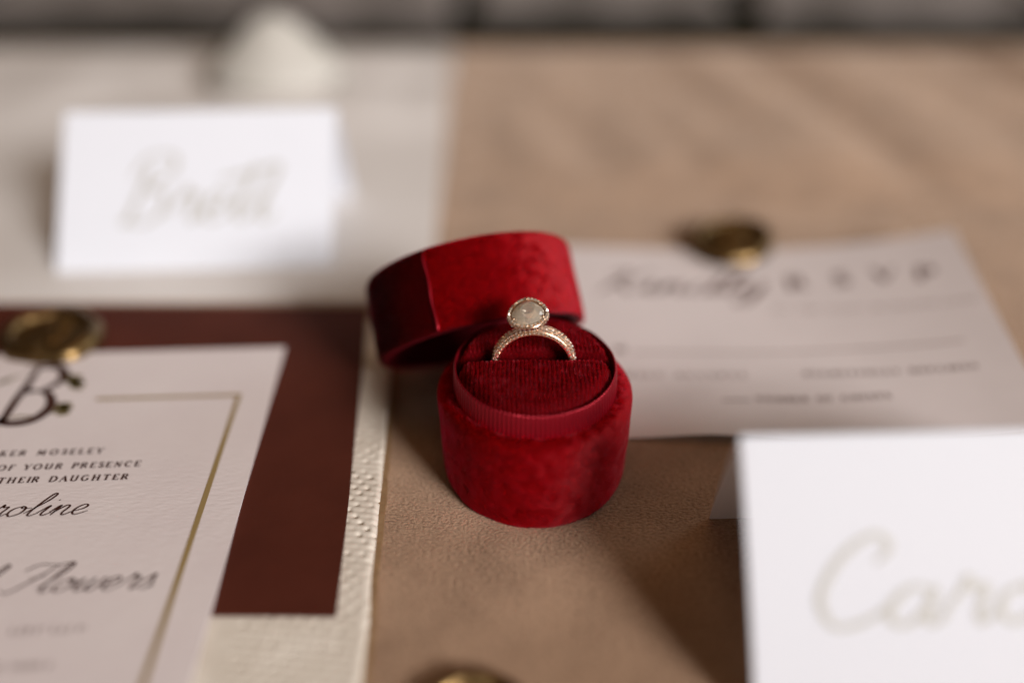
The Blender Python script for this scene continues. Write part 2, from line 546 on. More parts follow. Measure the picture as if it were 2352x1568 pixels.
def folder_edge(y):
    for (xa, ya), (xb, yb) in zip(fr, fr[1:]):
        if ya <= y <= yb:
            return xa + (xb - xa) * (y - ya) / (yb - ya) + 0.035 * noise.noise(Vector((y * 0.9, 1.7, 0)))
    return fr[-1][0]


mb = MB()
# core: a thin board whose torn kraft edge shows at the side
ys = [4 + 21.6 * i / 110 for i in range(111)]
core = [(-24, 4), *[(folder_edge(y) + 0.13 + 0.03 * noise.noise(Vector((y * 2.1, 5, 0))), y) for y in ys], (-24, 25.6)]
slab(core, 0.01, 0.10, mb)
mb.build('core', M['board_core'], t, smooth=False)
# cover: woven surface with rows of small pits
mb = MB()
U0 = 2.6
nu, nv = 92, 430


def cover_pt(i, j):
    y = 4 + 21.6 * j / (nv - 1)
    xe = folder_edge(y)
    u = i / (nu - 1)
    x = xe - U0 + U0 * u
    z = 0.185
    d = xe - x
    if d < 0.12:
        z -= 0.075 * (1 - d / 0.12) ** 2
    # pits on a staggered lattice, slanting rows
    py = (y + 0.10 * (x + 3)) / 0.195
    row = round(py)
    pxx = (x + 0.5 * 0.31 * (row % 2)) / 0.31
    kx = round(pxx)
    dx = (pxx - kx) * 0.31 + 0.03 * noise.noise(Vector((row * 3.3, kx * 7.7, 0)))
    dy = (py - row) * 0.195
    q = (dx / 0.055) ** 2 + (dy / 0.032) ** 2
    z -= 0.060 * math.exp(-q) * max(0.0, 0.75 + 1.5 * noise.noise(Vector((row * 1.37, kx * 2.13, 4))))
    z += 0.006 * sin(py * 2 * pi)
    return (x, y, z)


mb.grid(nu, nv, cover_pt)
mb.add([(-24, 4, .185), (-5.2, 4, .185), (-5.2, 25.6, .185), (-24, 25.6, .185)], [(0, 1, 2, 3)])
mb.build('cover', M['linen'], t)

o = slab([(-21.8, 14.9), (-3.50, 14.05), (-4.10, 26.55), (-22.4, 27.4)], 0.20, 0.255).build('burgundy_envelope', M['burgundy_paper'], smooth=False)
# keep its front edge level with the photograph
tag(o, 'plain dark burgundy envelope lying under the printed invitation', 'envelope')
P_BR, P_TR = at(772, 1412, .25), at(848, 704, .25)
me = o.data
ex = Vector((P_TR[0] - P_BR[0], P_TR[1] - P_BR[1]))
pts = [(P_BR[0] - 18.3, P_BR[1] + 0.15), P_BR, P_TR, (P_TR[0] - 18.3, P_TR[1] + 0.25)]
for i, p in enumerate(pts):
    for k, z in ((i, .20), (i + 4, .255)):
        me.vertices[k].co = (p[0] * S, p[1] * S, z * S)

# invitation: local frame, x along the top edge from the right corner, y down the right edge
I_TR, I_P2 = Vector(at(655, 797, .31)), Vector(at(480, 1420, .31))
iy = (I_P2 - I_TR).normalized()
ix = Vector((iy.y, -iy.x))          # points left
if ix.x > 0:
    ix = -ix
I_W, I_H = 12.7, 17.8
inv = thing('invitation', 'white printed wedding invitation with gold border and dark B monogram', 'invitation', (0, 0, 0))


def inv_pl(x, y, z=.325):
    """x: cm right of the invitation's centre line, y: cm down from its top edge"""
    p = I_TR + ix * (I_W / 2 - x) + iy * y
    return (p.x, p.y, z)


slab([inv_pl(-6.35, I_H)[:2], inv_pl(6.35, I_H)[:2], inv_pl(6.35, 0)[:2], inv_pl(-6.35, 0)[:2]], 0.262, 0.318).build('sheet', M['invite_paper'], inv, smooth=False)


def inv_at(px, py):
    p = Vector(at(px, py, .32)) - I_TR
    return (I_W / 2 - p.dot(ix), p.dot(iy))


def up(y):
    return lambda a, b: inv_pl(a, y - b)


# border
gx, gy = inv_at(549, 907)
lx, ly = inv_at(226, 907)
for sgn in (1, -1):
    mb = MB()
    ribbon(mb, [(sgn * lx, gy), (sgn * (gx + .06), gy)], lambda a, f: .125, inv_pl)
    ribbon(mb, [(sgn * gx, gy + .06), (sgn * gx, I_H - gy)], lambda a, f: .125, inv_pl)
    mb.build('gold_border', M['foil'], inv, smooth=False)
# monogram B with sprigs
mb = MB()


def mono(pts, w0, w1, n=10):
    q = [inv_at(*p) for p in pts]
    ribbon(mb, crom(q, n), lambda ang, f: 1.3 * (w0 + (w1 - w0) * sin(pi * f)), inv_pl)


mono([(88, 846), (66, 880), (36, 920), (8, 962), (-2, 972)], .10, .17)
mono([(84, 845), (112, 842), (136, 843), (148, 858), (140, 874), (116, 889), (96, 897)], .10, .20)
mono([(96, 897), (112, 905), (118, 922), (112, 938), (90, 956), (60, 968), (24, 972), (0, 968), (8, 958)], .12, .23)
mono([(52, 897), (74, 897), (100, 899)], .05, .10)
mono([(57, 899), (69, 898), (78, 899)], .10, .17)
mono([(60, 852), (92, 836), (132, 836), (150, 846)], .03, .07)
mb.build('monogram', M['ink'], inv, smooth=False)
mb = MB()
for pts, w in (([(148, 861), (166, 874), (184, 886)], .05), ([(160, 868), (172, 880), (180, 888)], .14), ([(160, 878), (178, 874), (196, 884)], .12),
               ([(106, 948), (128, 946), (146, 938)], .05), ([(134, 934), (150, 930), (166, 928)], .15), ([(134, 944), (152, 940), (164, 938)], .12), ([(150, 862), (168, 866), (190, 866)], .16), ([(158, 884), (176, 889), (190, 893)], .13),
                   ([(124, 940), (140, 930), (150, 924)], .14), ([(128, 952), (146, 949), (162, 947)], .12), ([(148, 872), (170, 876), (192, 878)], .17), ([(124, 944), (146, 938), (168, 936)], .17),
               ([(56, 862), (26, 868), (-6, 884)], .05), ([(30, 872), (8, 876), (-10, 884)], .11), ([(12, 962), (44, 956), (80, 957)], .05)):
    ribbon(mb, crom([inv_at(*p) for p in pts], 8), lambda ang, f, w=w: 1.55 * w * (.25 + .75 * sin(pi * f)), inv_pl)
mb.build('sprig', M['leaf_ink'], inv, smooth=False)
# printed lines; right ends measured
for text, px, py, px0 in (('BAKER MOSELEY', 243, 1040, -22), ('OF YOUR PRESENCE', 326, 1070, -2), ('THEIR DAUGHTER', 299, 1100, -2)):
    ex_, ey_ = inv_at(px, py)
    n_known = len(text)
    mb = MB()
    # spacing so that the visible part fills the measured width
    x_start = inv_at(px0, py)[0]
    base = sum(CAPS[c][0] for c in text)
    vis = text[1:] if text.startswith('BAKER') else text
    k = (ex_ - x_start) / (sum(CAPS[c][0] for c in vis) * .195)
    caps_line(mb, text, .195, k, up(ey_), .25, .115, right=ex_)
    mb.build('lettering', M['ink'], inv, smooth=False)
for text, px, py, h, wd in (('Caroline', 196, 1180, .33, 2.35), ('l Flowers', 350, 1350, .36, 3.2)):
    ex_, ey_ = inv_at(px, py)
    mb = MB()
    nat = sum(HAND[c][0] for c in text) * h
    sxx = 1.15 if text == 'Caroline' else 1.05
    hand_line(mb, text, h, up(ey_), .028, .054, slant=.42, right=ex_ - .05, sx=sxx)
    mb.build('script_lettering', M['ink'], inv, smooth=False)
for px0, px, py, ls, sd in ((22, 215, 1456, (4, 4), 4), (-120, 126, 1545, (6, 5), 9)):
    x0_, y0_ = inv_at(px0, py)
    mb = MB()
    word_marks(mb, ls, .17, up(y0_), x0_, 0, .12, sd)
    mb.build('small_lettering', M['ink_soft'], inv, smooth=False)


# ------------------------------------------------------------------ wax seals
def wax_seal(label, x, y, z, r, seed, tilt=(0, 0, 0)):
    t = thing('wax_seal', label, 'wax seal', (x, y, z), tilt, 'gold wax seals')
    nA, nR = 144, 34
    rr = random.Random(seed)
    ph = [rr.uniform(0, 6.28) for _ in range(6)]

    def edge(a):
        return r * (1 + .05 * sin(2 * a + ph[0]) + .035 * sin(3 * a + ph[1]) + .02 * sin(5 * a + ph[2]) + .012 * sin(9 * a + ph[3]))
    mb = MB()

    def pt(i, j):
        a = 2 * pi * i / nA
        R = edge(a)
        s = max(1e-3, j / (nR - 1))
        if s < .70:                                   # stamped hollow
            zz = .17
        elif s < .78:
            zz = .17 + .17 * (0.5 - .5 * cos(pi * (s - .70) / .08))
        else:
            q = (s - .78) / .22
            zz = .34 * sqrt(max(0.0, 1 - q ** 2.6)) * (1 + .14 * sin(4 * a + ph[4]) * (1 - q))
        return (R * s * cos(a), R * s * sin(a), max(zz, 0.0))
    mb.grid(nA, nR, pt, True)
    body = mb.build('wax', M['wax'], t)
    # stamped sprig of leaves standing in the hollow
    mb = MB()
    lr = r * .62
    stem = crom([(-.1 * lr, -.9 * lr), (.08 * lr, -.2 * lr), (-.02 * lr, .4 * lr), (.05 * lr, .9 * lr)], 6)
    mb.tube([(p[0], p[1], .18) for p in stem], .035, 6)
    for k in range(9):
        f = k / 9
        p = stem[int(f * (len(stem) - 1))]
        sgn = 1 if k % 2 else -1
        L = lr * (.78 - .28 * f)
        ang = pi / 2 - sgn * .9
        ax = Vector((cos(ang), sin(ang), 0))
        bx = Vector((-ax.y, ax.x, 0))
        q = Vector((p[0], p[1], .175))
        mb.add([q, q + ax * L * .5 + bx * L * .24, q + ax * L, q + ax * L * .5 - bx * L * .24, q + ax * L * .5 + Vector((0, 0, .17))],
               [(0, 4, 1), (1, 4, 2), (2, 4, 3), (3, 4, 0)])
    mb.build('stamped_sprig', M['wax'], t)
    return t


SX, SY = at(120, 765, .5)
wax_seal('round gold wax seal over the top edge of the white invitation', SX, SY, .322, 1.42, 11)
SX, SY = at(1684, 552, .4)
wax_seal('dark gold wax seal at the top edge of the white reply card', SX, SY, .30, 1.45, 23, (radians(4), radians(-3), 0))
SX, SY = at(1085, 1648, .3)
wax_seal('gold wax seal on bare tan suede, cut off by the bottom of the photo', SX, SY, .002, 1.12, 31)

# ------------------------------------------------------------------ reply card, curling up at its right end
rs = thing('reply_card', 'white printed reply card lying behind the ring box, right end curling up', 'reply card', (0, 0, 0))


def rsvp_z(x, y):
    return .012 + 1.15 * max(0.0, (x - 6.0) / 9.0) ** 2 + .20 * math.exp(-((x - 5.0) / 1.6) ** 2) * max(0, (22.5 - y) / 2.5 if y < 22.5 else 0)


def rs_solve(px, py):
    z = 0.0
    for _ in range(12):
        x, y = at(px, py, z)
        z = rsvp_z(x, y)
    return (x, y)


c_br, c_tr = rs_solve(2430, 985), rs_solve(2188, 527)
c_bl, c_tl = (-.2, 20.03), (0.0, 31.2)


def rs_pt(i, j, dz=0.0, nu=70, nv=40):
    u, v = i / (nu - 1), j / (nv - 1)
    x = (1 - v) * ((1 - u) * c_bl[0] + u * c_br[0]) + v * ((1 - u) * c_tl[0] + u * c_tr[0])
    y = (1 - v) * ((1 - u) * c_bl[1] + u * c_br[1]) + v * ((1 - u) * c_tl[1] + u * c_tr[1])
    return (x, y, rsvp_z(x, y) + dz)


mb = MB()
mb.grid(70, 40, lambda i, j: rs_pt(i, j, .012))
n0 = len(mb.v)
mb.grid(70, 40, lambda i, j: rs_pt(i, j, 0.0))
ring_ = [i for i in range(70)] + [j * 70 + 69 for j in range(1, 40)] + [39 * 70 + i for i in range(68, -1, -1)] + [j * 70 for j in range(38, 0, -1)]
for a, b_ in zip(ring_, ring_[1:] + ring_[:1]):
    mb.f.append((n0 + a, n0 + b_, b_, a))
o = fix_normals(mb.build('sheet', M['reply_paper'], rs))
sharp(o, 50)


def rs_line(pxa, pya, pxb, pyb):
    """a baseline between two measured points: returns (length, place)"""
    A, B = Vector(rs_solve(pxa, pya)), Vector(rs_solve(pxb, pyb))
    d = (B - A)
    L = d.length
    d.normalize()
    nrm = Vector((-d.y, d.x))

    def pl(x, y):
        p = A + d * x + nrm * y
        return (p.x, p.y, rsvp_z(p.x, p.y) + .022)
    return L, pl


def rs_caps(text, a, b_, h, mat='ink_soft', name='lettering', tk=.24, tn=.11):
    L, pl = rs_line(*a, *b_)
    k = L / (sum(CAPS[c][0] for c in text) * h)
    mb = MB()
    caps_line(mb, text, h, k, pl, tk, tn)
    mb.build(name, M[mat], rs, smooth=False)


def rs_rule(pts, w=.04, mat='ink_line', name='rule'):
    mb = MB()
    q = [rs_solve(*p) for p in pts]
    ribbon(mb, crom(q, 12), lambda a, f: w, lambda x, y: (x, y, rsvp_z(x, y) + .022))
    mb.build(name, M[mat], rs, smooth=False)


L, pl = rs_line(1365, 672, 1790, 672)
mb = MB()
k = L / (sum(HAND[c][0] for c in 'Kindly') * .62)
hand_line(mb, 'Kindly', .66, pl, .07, .16, slant=.45, sx=k * .87)
mb.build('script_lettering', M['ink_soft'], rs, smooth=False)
for ch, px, py in (('R', 1836, 664), ('S', 1942, 655), ('V', 2034, 647), ('P', 2130, 642)):
    L, pl = rs_line(px - 26, py, px + 26, py - 2)
    mb = MB()
    caps_line(mb, ch, .74, 1.0, pl, .26, .11)
    mb.build('lettering', M['ink_soft'], rs, smooth=False)
L, pl = rs_line(1778, 716, 2260, 690)
mb = MB()
word_marks(mb, (3, 4, 6, 2, 7, 5), L / 29.5, pl, 0, 0, L / 45, 5)
mb.build('small_lettering', M['ink_line'], rs, smooth=False)
rs_caps('M', (1414, 810), (1442, 809), .30)
rs_rule([(1458, 810), (1700, 811), (1960, 803), (2215, 783)], .07)
rs_caps('GRACIOUSLY ACCEPTS', (1290, 866), (1722, 868), .2)
rs_caps('REGRETFULLY DECLINES', (1848, 864), (2252, 845), .2)
rs_rule([(1660, 920), (1722, 920)], .06, 'ink_soft')
rs_caps('NUMBER OF GUESTS', (1738, 921), (2052, 914), .2)

# ------------------------------------------------------------------ big white sheet at the back left
Z_ = .03
A0, A1 = Vector((-46, 27.0)), Vector(at(988, 690, Z_))
B1, B0 = Vector(at(1043, 112, Z_)), Vector((-46, at(0, 114, Z_)[1]))


def sheet_pt(i, j, dz=0.0):
    u, v = i / 79, j / 79
    p = (A0.lerp(A1, u)).lerp(B0.lerp(B1, u), v)
    k = min(1.0, max(0.0, (p.y - 40) / 8.0)) * min(1.0, max(0.0, (58.2 - p.y) / 5.0))
    w = k * (.9 * abs(noise.noise(Vector((p.x * .07 + 3, p.y * .10, 2)))) + .25 * abs(noise.noise(Vector((p.x * .2, p.y * .12 + p.x * .1, 7)))))
    return (p.x, p.y, .004 + w + dz)


mb = MB()
mb.grid(80, 80, lambda i, j: sheet_pt(i, j, .026))
mb.grid(80, 80, lambda i, j: sheet_pt(i, j))
ring_ = [i for i in range(80)] + [j * 80 + 79 for j in range(1, 80)] + [79 * 80 + i for i in range(78, -1, -1)] + [j * 80 for j in range(78, 0, -1)]
for a, b_ in zip(ring_, ring_[1:] + ring_[:1]):
    mb.f.append((6400 + a, 6400 + b_, b_, a))
o = sharp(fix_normals(mb.build('paper_sheet', M['sheet_paper'])), 50)
tag(o, 'large white paper sheet at the back left under the Brett place card', 'paper')


# ------------------------------------------------------------------ tent place cards
def place_card(label, fl, frr, zf, run_f, run_b, z0, skew_f=0.0, skew_b=0.0, mat='place_paper'):
    """fl, fr: the fold's two ends (x, y) at height zf; run_f/run_b: how far the front and back panels reach."""
    fl, frr = Vector(fl), Vector(frr)
    d = (frr - fl).normalized()
    nrm = Vector((d.y, -d.x))                   # towards the camera
    t = thing('place_card', label, 'place card', (0, 0, 0), group='folded tent place cards')
    W_ = (frr - fl).length
    th = .035

    def panel(run, sgn, skew):
        mb = MB()
        N = 14

        def pt(i, j, ins):
            u = i / (N - 1) * W_
            v = j / (N - 1)
            bow = .10 * sin(pi * v)
            p = fl + d * (u + skew * v) + nrm * (sgn * (run * v + bow))
            return (p.x - ins * sgn * nrm.x, p.y - ins * sgn * nrm.y, z0 + (zf - z0) * (1 - v) - ins * .3)
        mb.grid(N, N, lambda i, j: pt(i, j, 0))
        n0 = len(mb.v)
        mb.grid(N, N, lambda i, j: pt(i, j, th))
        rim = [i for i in range(N)] + [j * N + N - 1 for j in range(1, N)] + [(N - 1) * N + i for i in range(N - 2, -1, -1)] + [j * N for j in range(N - 2, 0, -1)]
        for a, b_ in zip(rim, rim[1:] + rim[:1]):
            mb.f.append((n0 + a, n0 + b_, b_, a))
        o = fix_normals(mb.build('panel', M[mat], t))
        return sharp(o, 50)
    panel(run_f, 1, skew_f)
    panel(run_b, -1, skew_b)
    Ls = hypot(run_f, zf - z0)

    def face(x, y):
        """x along the fold from its left end, y down the front panel"""
        v = y / Ls
        p = fl + d * x + nrm * (run_f * v + .10 * sin(pi * v) + .014)
        return (p.x, p.y, z0 + (zf - z0) * (1 - v) + .010)
    return t, face, W_, Ls


FL, FR = at(150, 258, 4.33), at(772, 248, 4.33)
t, face, W_, Ls = place_card('white folded place card standing on the white sheet, lettered Brett', FL, FR, 4.33, 3.25, 2.9, .035, -.2, 0)
mb = MB()
kk = 5.05 / (sum(HAND[c][0] for c in 'Brett') * .95)
hand_line(mb, 'Brett', .95, lambda x, y: face(x, -y), .10, .175, x0=1.75, y0=-3.75, slant=.28, sx=kk)
ribbon(mb, crom([(5.1, -2.35), (6.0, -2.15), (7.0, -1.85)], 8), pen(.14, .22), lambda x, y: face(x, -y))
mb.build('lettering', M['ink_gold'], t, smooth=False)

FL, FR = at(1700, 1000, 4.3), at(2352, 985, 4.3)
dirv = (Vector(FR) - Vector(FL)).normalized()
FR = Vector(FL) + dirv * 8.9
t, face, W_, Ls = place_card('white folded place card at the front right corner, lettered Caro', FL, FR, 4.3, 2.75, 2.88, .01, .12, .5, 'place_thin')
mb = MB()
hand_line(mb, 'Caro', .66, lambda x, y: face(x, -y), .10, .15, x0=1.0, y0=-3.25, slant=.22, sx=1.36)
mb.build('lettering', M['ink_gold'], t, smooth=False)

# ------------------------------------------------------------------ soft white pointed thing on the sheet
bx, by = at(636, 232, .05)
mb = MB()
nA = 72
prof = [(0.0, .0), (1.6, .02), (2.7, .25), (3.5, .8), (3.75, 1.6), (3.5, 2.6), (2.95, 3.7), (2.4, 4.7), (1.9, 5.6), (1.4, 6.5), (.95, 7.2), (.45, 7.7), (.02, 7.85)]
pf = crom(prof, 4)


def bud(i, j):
    a = 2 * pi * i / nA
    r_, z_ = pf[j]
    w = 1 + .035 * sin(5 * a + z_ * .5) + .03 * sin(2 * a + 1)
    return (max(r_, .004) * w * cos(a) * .90, max(r_, .004) * w * sin(a) * .76, z_ * .47)


mb.grid(nA, len(pf), bud, True)
bt = thing('ornament', 'white rounded cone-shaped ornament at the back of the white sheet', 'ornament', (bx - .3, by + 2.2, .035))
mb.build('body', M['silk'], bt)
mb = MB()
for k in range(3):
    a0 = 2.1 * k + .4
    mb.grid(20, 18, lambda i, j: (
        (lambda a, q: ((q[0] * .92 + .05) * cos(a), (q[0] * .78 + .05) * sin(a), q[1] * .47))(
            a0 + (i / 19 - .5) * 1.9 * (1 - .55 * j / 17), pf[int(4 + (len(pf) - 14) * j / 17)])))
mb.build('fold', M['silk'], bt)

# ------------------------------------------------------------------ velvet pile
def pile(o, mat, parent, per_cm2, length, keep=None, lean=0.55, down=(0, 0, -1), rad=0.0042, seed=1, swirl=2.0, nv_=.6, spin=0.0):
    """Short upright fibres over the faces of o: one hair object of many curves, leaning with an uneven nap."""
    rg = np.random.default_rng(seed)
    me = o.data
    me.calc_loop_triangles()
    nt_ = len(me.loop_triangles)
    tri = np.empty(nt_ * 3, np.int32)
    me.loop_triangles.foreach_get('vertices', tri)
    tri = tri.reshape(-1, 3)
    co = np.empty(len(me.vertices) * 3, np.float32)
    me.vertices.foreach_get('co', co)
    co = co.reshape(-1, 3) / S
    nv = np.empty(len(me.vertices) * 3, np.float32)
    me.vertices.foreach_get('normal', nv)
    nv = nv.reshape(-1, 3)
    a, b_, c = co[tri[:, 0]], co[tri[:, 1]], co[tri[:, 2]]
    ar = np.linalg.norm(np.cross(b_ - a, c - a), axis=1) / 2
    cen = (a + b_ + c) / 3
    if keep is not None:
        ar = ar * np.array([1.0 if keep(*p) else 0.0 for p in cen])
    n = int(ar.sum() * per_cm2)
    idx = rg.choice(nt_, n, p=ar / ar.sum())
    u, v = rg.random(n), rg.random(n)
    m = u + v > 1
    u[m], v[m] = 1 - u[m], 1 - v[m]
    w = np.stack([1 - u - v, u, v], 1)[:, :, None]
    T = tri[idx]
    P = (np.stack([co[T[:, 0]], co[T[:, 1]], co[T[:, 2]]], 1) * w).sum(1)
    N = (np.stack([nv[T[:, 0]], nv[T[:, 1]], nv[T[:, 2]]], 1) * w).sum(1)
    N /= np.linalg.norm(N, axis=1, keepdims=True) + 1e-9
    nap = np.array([noise.noise_vector(Vector(p) * swirl + Vector((seed, 0, 0))) for p in P])
    D = np.array(down, float)[None] * lean + nap * lean * nv_ + rg.normal(0, .22, (n, 3))
    if spin:
        D += spin * np.stack([-N[:, 1], N[:, 0], 0 * N[:, 2]], 1)
    D -= N * (D * N).sum(1, keepdims=True)
    L = length * rg.uniform(.75, 1.15, (n, 1))
    p1 = P + (N + D * .45) * L * .5
    p2 = P + (N + D) * L
    pos = np.stack([P - N * .005, p1, p2], 1).reshape(-1, 3) * S
    hc = bpy.data.hair_curves.new('pile')
    hc.add_curves([3] * n)
    hc.position_data.foreach_set('vector', pos.astype(np.float32).ravel())
    at_ = hc.attributes.get('radius') or hc.attributes.new('radius', 'FLOAT', 'POINT')
    at_.data.foreach_set('value', (np.tile([rad, rad * .85, rad * .35], n) * S).astype(np.float32))
    hc.materials.append(mat)
    h_ = bpy.data.objects.new('pile', hc)
    COL.objects.link(h_)
    h_.parent = parent
    h_['kind'] = 'stuff'
    return h_


def pile_mat(name, col, rough=.35, radial=.5):
    m, nt, b = new_mat(name)
    hb = node(nt, 'ShaderNodeBsdfHairPrincipled')
    hb.parametrization = 'COLOR'
    hb.inputs['Color'].default_value = (*col, 1)
    hb.inputs['Roughness'].default_value = rough
    hb.inputs['Radial Roughness'].default_value = radial
    hb.inputs['IOR'].default_value = 1.29
    if 'Random Roughness' in hb.inputs:
        hb.inputs['Random Roughness'].default_value = .2
    nt.links.new(hb.outputs[0], nt.nodes['Material Output'].inputs[0])
    return m


M['pile'] = pile_mat('red_velvet_pile', (0.33, 0.0014, 0.006))
M['pile_shaded'] = pile_mat('red_velvet_pile_shaded_side', (0.08, 0.0008, 0.003))  # darker copy of the pile, shade painted into the fibre colour

# ------------------------------------------------------------------ ring box
BX, BY, BA, BB, BH = .519, 19.10, 2.171, 2.394, 2.124
CA, CB, CH = 1.856, 2.166, 2.69
Z0 = .030
box = thing('ring_box', 'open oval red velvet ring box holding two rings in a ribbed cushion', 'ring box', (BX, BY, Z0))


def oval(mb, prof, a, b_, n, mod=None, cap0=False, cap1=False):
    base = len(mb.v)

    def pt(i, j):
        an = 2 * pi * i / n
        o_, z_ = prof[j]
        if mod:
            do, dz = mod(an, j, z_)
            o_, z_ = o_ + do, z_ + dz
        return ((a + o_) * cos(an), (b_ + o_) * sin(an), z_)
    mb.grid(n, len(prof), pt, True)
    if cap0:
        mb.f.append(tuple(base + i for i in reversed(range(n))))
    if cap1:
        k = base + (len(prof) - 1) * n
        mb.f.append(tuple(k + i for i in range(n)))


def soft(amp, sc=1.4, seed=0.):
    return lambda an, j, z: (amp * noise.noise(Vector((cos(an) * 2.2 * sc, sin(an) * 2.2 * sc, z * sc + seed))), 0)


h = BH - Z0


def drum_mod(an, j, z):
    d = noise.noise(Vector((cos(an) * 3.1, sin(an) * 3.1, z * 1.4))) * .022
    return (d + max(0.0, 1 - z / h) * (-.10 * cos(an) ** 2 + .12 * sin(an) ** 2), 0)


mb = MB()
oval(mb, [(-.10, 0), (-.03, .03), (0, .10)] + [(0.012 * sin(pi * k / 12), .1 + (h - .28) * k / 12) for k in range(1, 13)]
     + [(-.015, h - .11), (-.05, h - .045), (-.11, h - .01), (-.18, h), (-.30, h - .01), (-.42, h - .02)], BA, BB, 160, drum_mod, cap0=True)
drum = fix_normals(mb.build('drum', M['velvet'], box))
pile(drum, M['pile'], box, 6500, .052, lambda x, y, z: z > .03 and hypot(x / (BA - .32), y / (BB - .32)) > 1, lean=.3, spin=1.5, nv_=2.5, swirl=4.2, seed=2)
# ribbed collar
NC = 112
mb = MB()


def ribs(an, j, z):
    if 1 <= j <= 6:
        return (.030 * (abs(cos(an * NC / 2)) - .5) + .012 * noise.noise(Vector((cos(an) * 2, sin(an) * 2, 1))), .012 * noise.noise(Vector((cos(an) * 3, sin(an) * 3, 5))))
    return (0, .012 * noise.noise(Vector((cos(an) * 3, sin(an) * 3, 5))))


ch = CH - Z0
oval(mb, [(0, h - .5), (0, h - .1), (-.008, h + .1), (-.02, h + .3), (-.03, ch - .06), (-.042, ch - .02), (-.055, ch), (-.075, ch - .005), (-.08, ch - .03), (-.085, h - .6)], CA, CB, NC * 8, ribs)
fix_normals(mb.build('collar', M['satin'], box))

# cushion halves: ribbed velvet, rolled into the slot and down at the rim
QA, QB = 1.755, 2.065
LIP_F, LIP_B = -.20, .26           # y of the two lips, relative to the box centre
RP = .098


def cushion(front):
    mb = MB()
    nu, nv = 330, 54
    lip = LIP_F if front else LIP_B

    def pt(i, j):
        u = -1 + 2 * i / (nu - 1)
        uu = sin(u * pi / 2 * .985)
        x = QA * .992 * uu
        ye = QB * sqrt(max(0.0, 1 - (x / QA) ** 2))
        end = -ye if front else ye
        # v: below the lip, lip, across, roll-down
        s = j / (nv - 1)
        top = 2.83 - Z0
        if s < .16:
            q = s / .16
            y = lip + (0 if front else 0)
            z = top - 1.0 * (1 - q) - .07
            yy = lip
        else:
            q = (s - .16) / .84
            if (front and end > lip) or (not front and end < lip):
                end = lip
            span = end - lip
            qq = sin(q * pi / 2)
            yy = lip + span * qq
            z = top - .07 * max(0, 1 - abs(yy - lip) / .10) ** 2
            drop = q ** 2
            z -= .10 * drop
        # rolled edge towards the collar
        d = 1 - sqrt((x / QA) ** 2 + (yy / QB) ** 2)
        d = max(0.0, d)
        if d < .16:
            z -= .50 * (1 - d / .16) ** 2.0
        z += .075 * max(0.0, 1 - (x / QA) ** 2 - (yy / QB) ** 2)
        # corduroy ribs along y with crushed, uneven pile
        k = .5 + .5 * noise.noise(Vector((x * 2.3, yy * 2.3, 2.0 if front else 9.0)))
        wob = x + .02 * noise.noise(Vector((x * 1.5, yy * 1.5, 7)))
        z += (.042 + .022 * k) * (abs(cos(wob * pi / RP)) - .5)
        z += .035 * noise.noise(Vector((x * 1.1, yy * 1.1, 4.2)))
        if s < .16:
            yy += (.012 if not front else -.012) * (abs(cos(wob * pi / RP)))
        return (x, yy, z)
    mb.grid(nu, nv, pt)
    o = fix_normals(mb.build('cushion', M['cushion'], box))
    pile(o, M['pile'], box, 6500, .020, lambda x, y, z: z > 2.2, lean=.4, down=(0, -1, 0), rad=.0038, seed=5 if front else 6, swirl=5.5, nv_=2.2)
    return o


cushion(True)
cushion(False)
mb = MB()
mb.add([(BA * .8 * cos(2 * pi * i / 40), BB * .85 * sin(2 * pi * i / 40), 1.75) for i in range(40)], [tuple(range(40))])
mb.build('slot_floor', M['lining'], box, smooth=False)

# ------------------------------------------------------------------ lid, tipped back against the box
LA, LB, LH = 2.62, 2.20, 2.0784
lid = thing('ring_box_cover', 'red velvet lid of the ring box, tipped back and leaning behind it', 'lid',
            (-.9674, 22.5165, 2.3692), Euler((-.7386, -.2372, .0507), 'XYZ'))
hh = LH / 2
mb = MB()
SEAM = radians(254)
prof = [(-.02, -hh + .02), (0, -hh + .05)] + [(.012 * sin(pi * k / 10), -hh + .05 + (LH - .27) * k / 10) for k in range(1, 11)] + \
       [(-.012, hh - .13), (-.05, hh - .065), (-.11, hh - .02), (-.2, hh), (-.6, hh + .02), (-1.2, hh + .03), (-2.0, hh + .03)]


def lid_mod(an, j, z):
    d = soft(.022, 1.2, 5.)(an, j, z)[0]
    return (d, 0)


oval(mb, prof, LA, LB, 170, lid_mod, cap1=True)
sh_ = fix_normals(mb.build('shell', M['velvet'], lid))
sh_.data.materials.append(M['velvet_shaded'])
for p in sh_.data.polygons:                      # left of the seam: same velvet, its shade put in as darker colour
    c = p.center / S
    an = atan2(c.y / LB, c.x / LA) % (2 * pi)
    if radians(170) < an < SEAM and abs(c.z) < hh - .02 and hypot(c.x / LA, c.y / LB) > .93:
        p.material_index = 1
nap_dir = (0, 0, -1)
pile(sh_, M['pile'], lid, 6500, .055, lambda x, y, z: z > -hh + .02 and not (radians(170) < (atan2(y / LB, x / LA) % (2 * pi)) < SEAM) and hypot(x / LA, y / LB) > .5, lean=.3, spin=1.2, nv_=2.4, swirl=4.2, seed=3)
pile(sh_, M['pile_shaded'], lid, 6000, .050, lambda x, y, z: z > -hh + .02 and radians(170) < (atan2(y / LB, x / LA) % (2 * pi)) < SEAM and hypot(x / LA, y / LB) > .5, lean=.35, spin=1.1, seed=4)
mb = MB()
sp = []
for k in range(15):
    z_ = -hh + .01 + (LH - .03) * k / 14
    of = .040 - (.06 * max(0, (k - 12) / 2))
    a_ = SEAM + .006 * sin(k * .9)
    sp.append(((LA + of) * cos(a_), (LB + of) * sin(a_), z_))
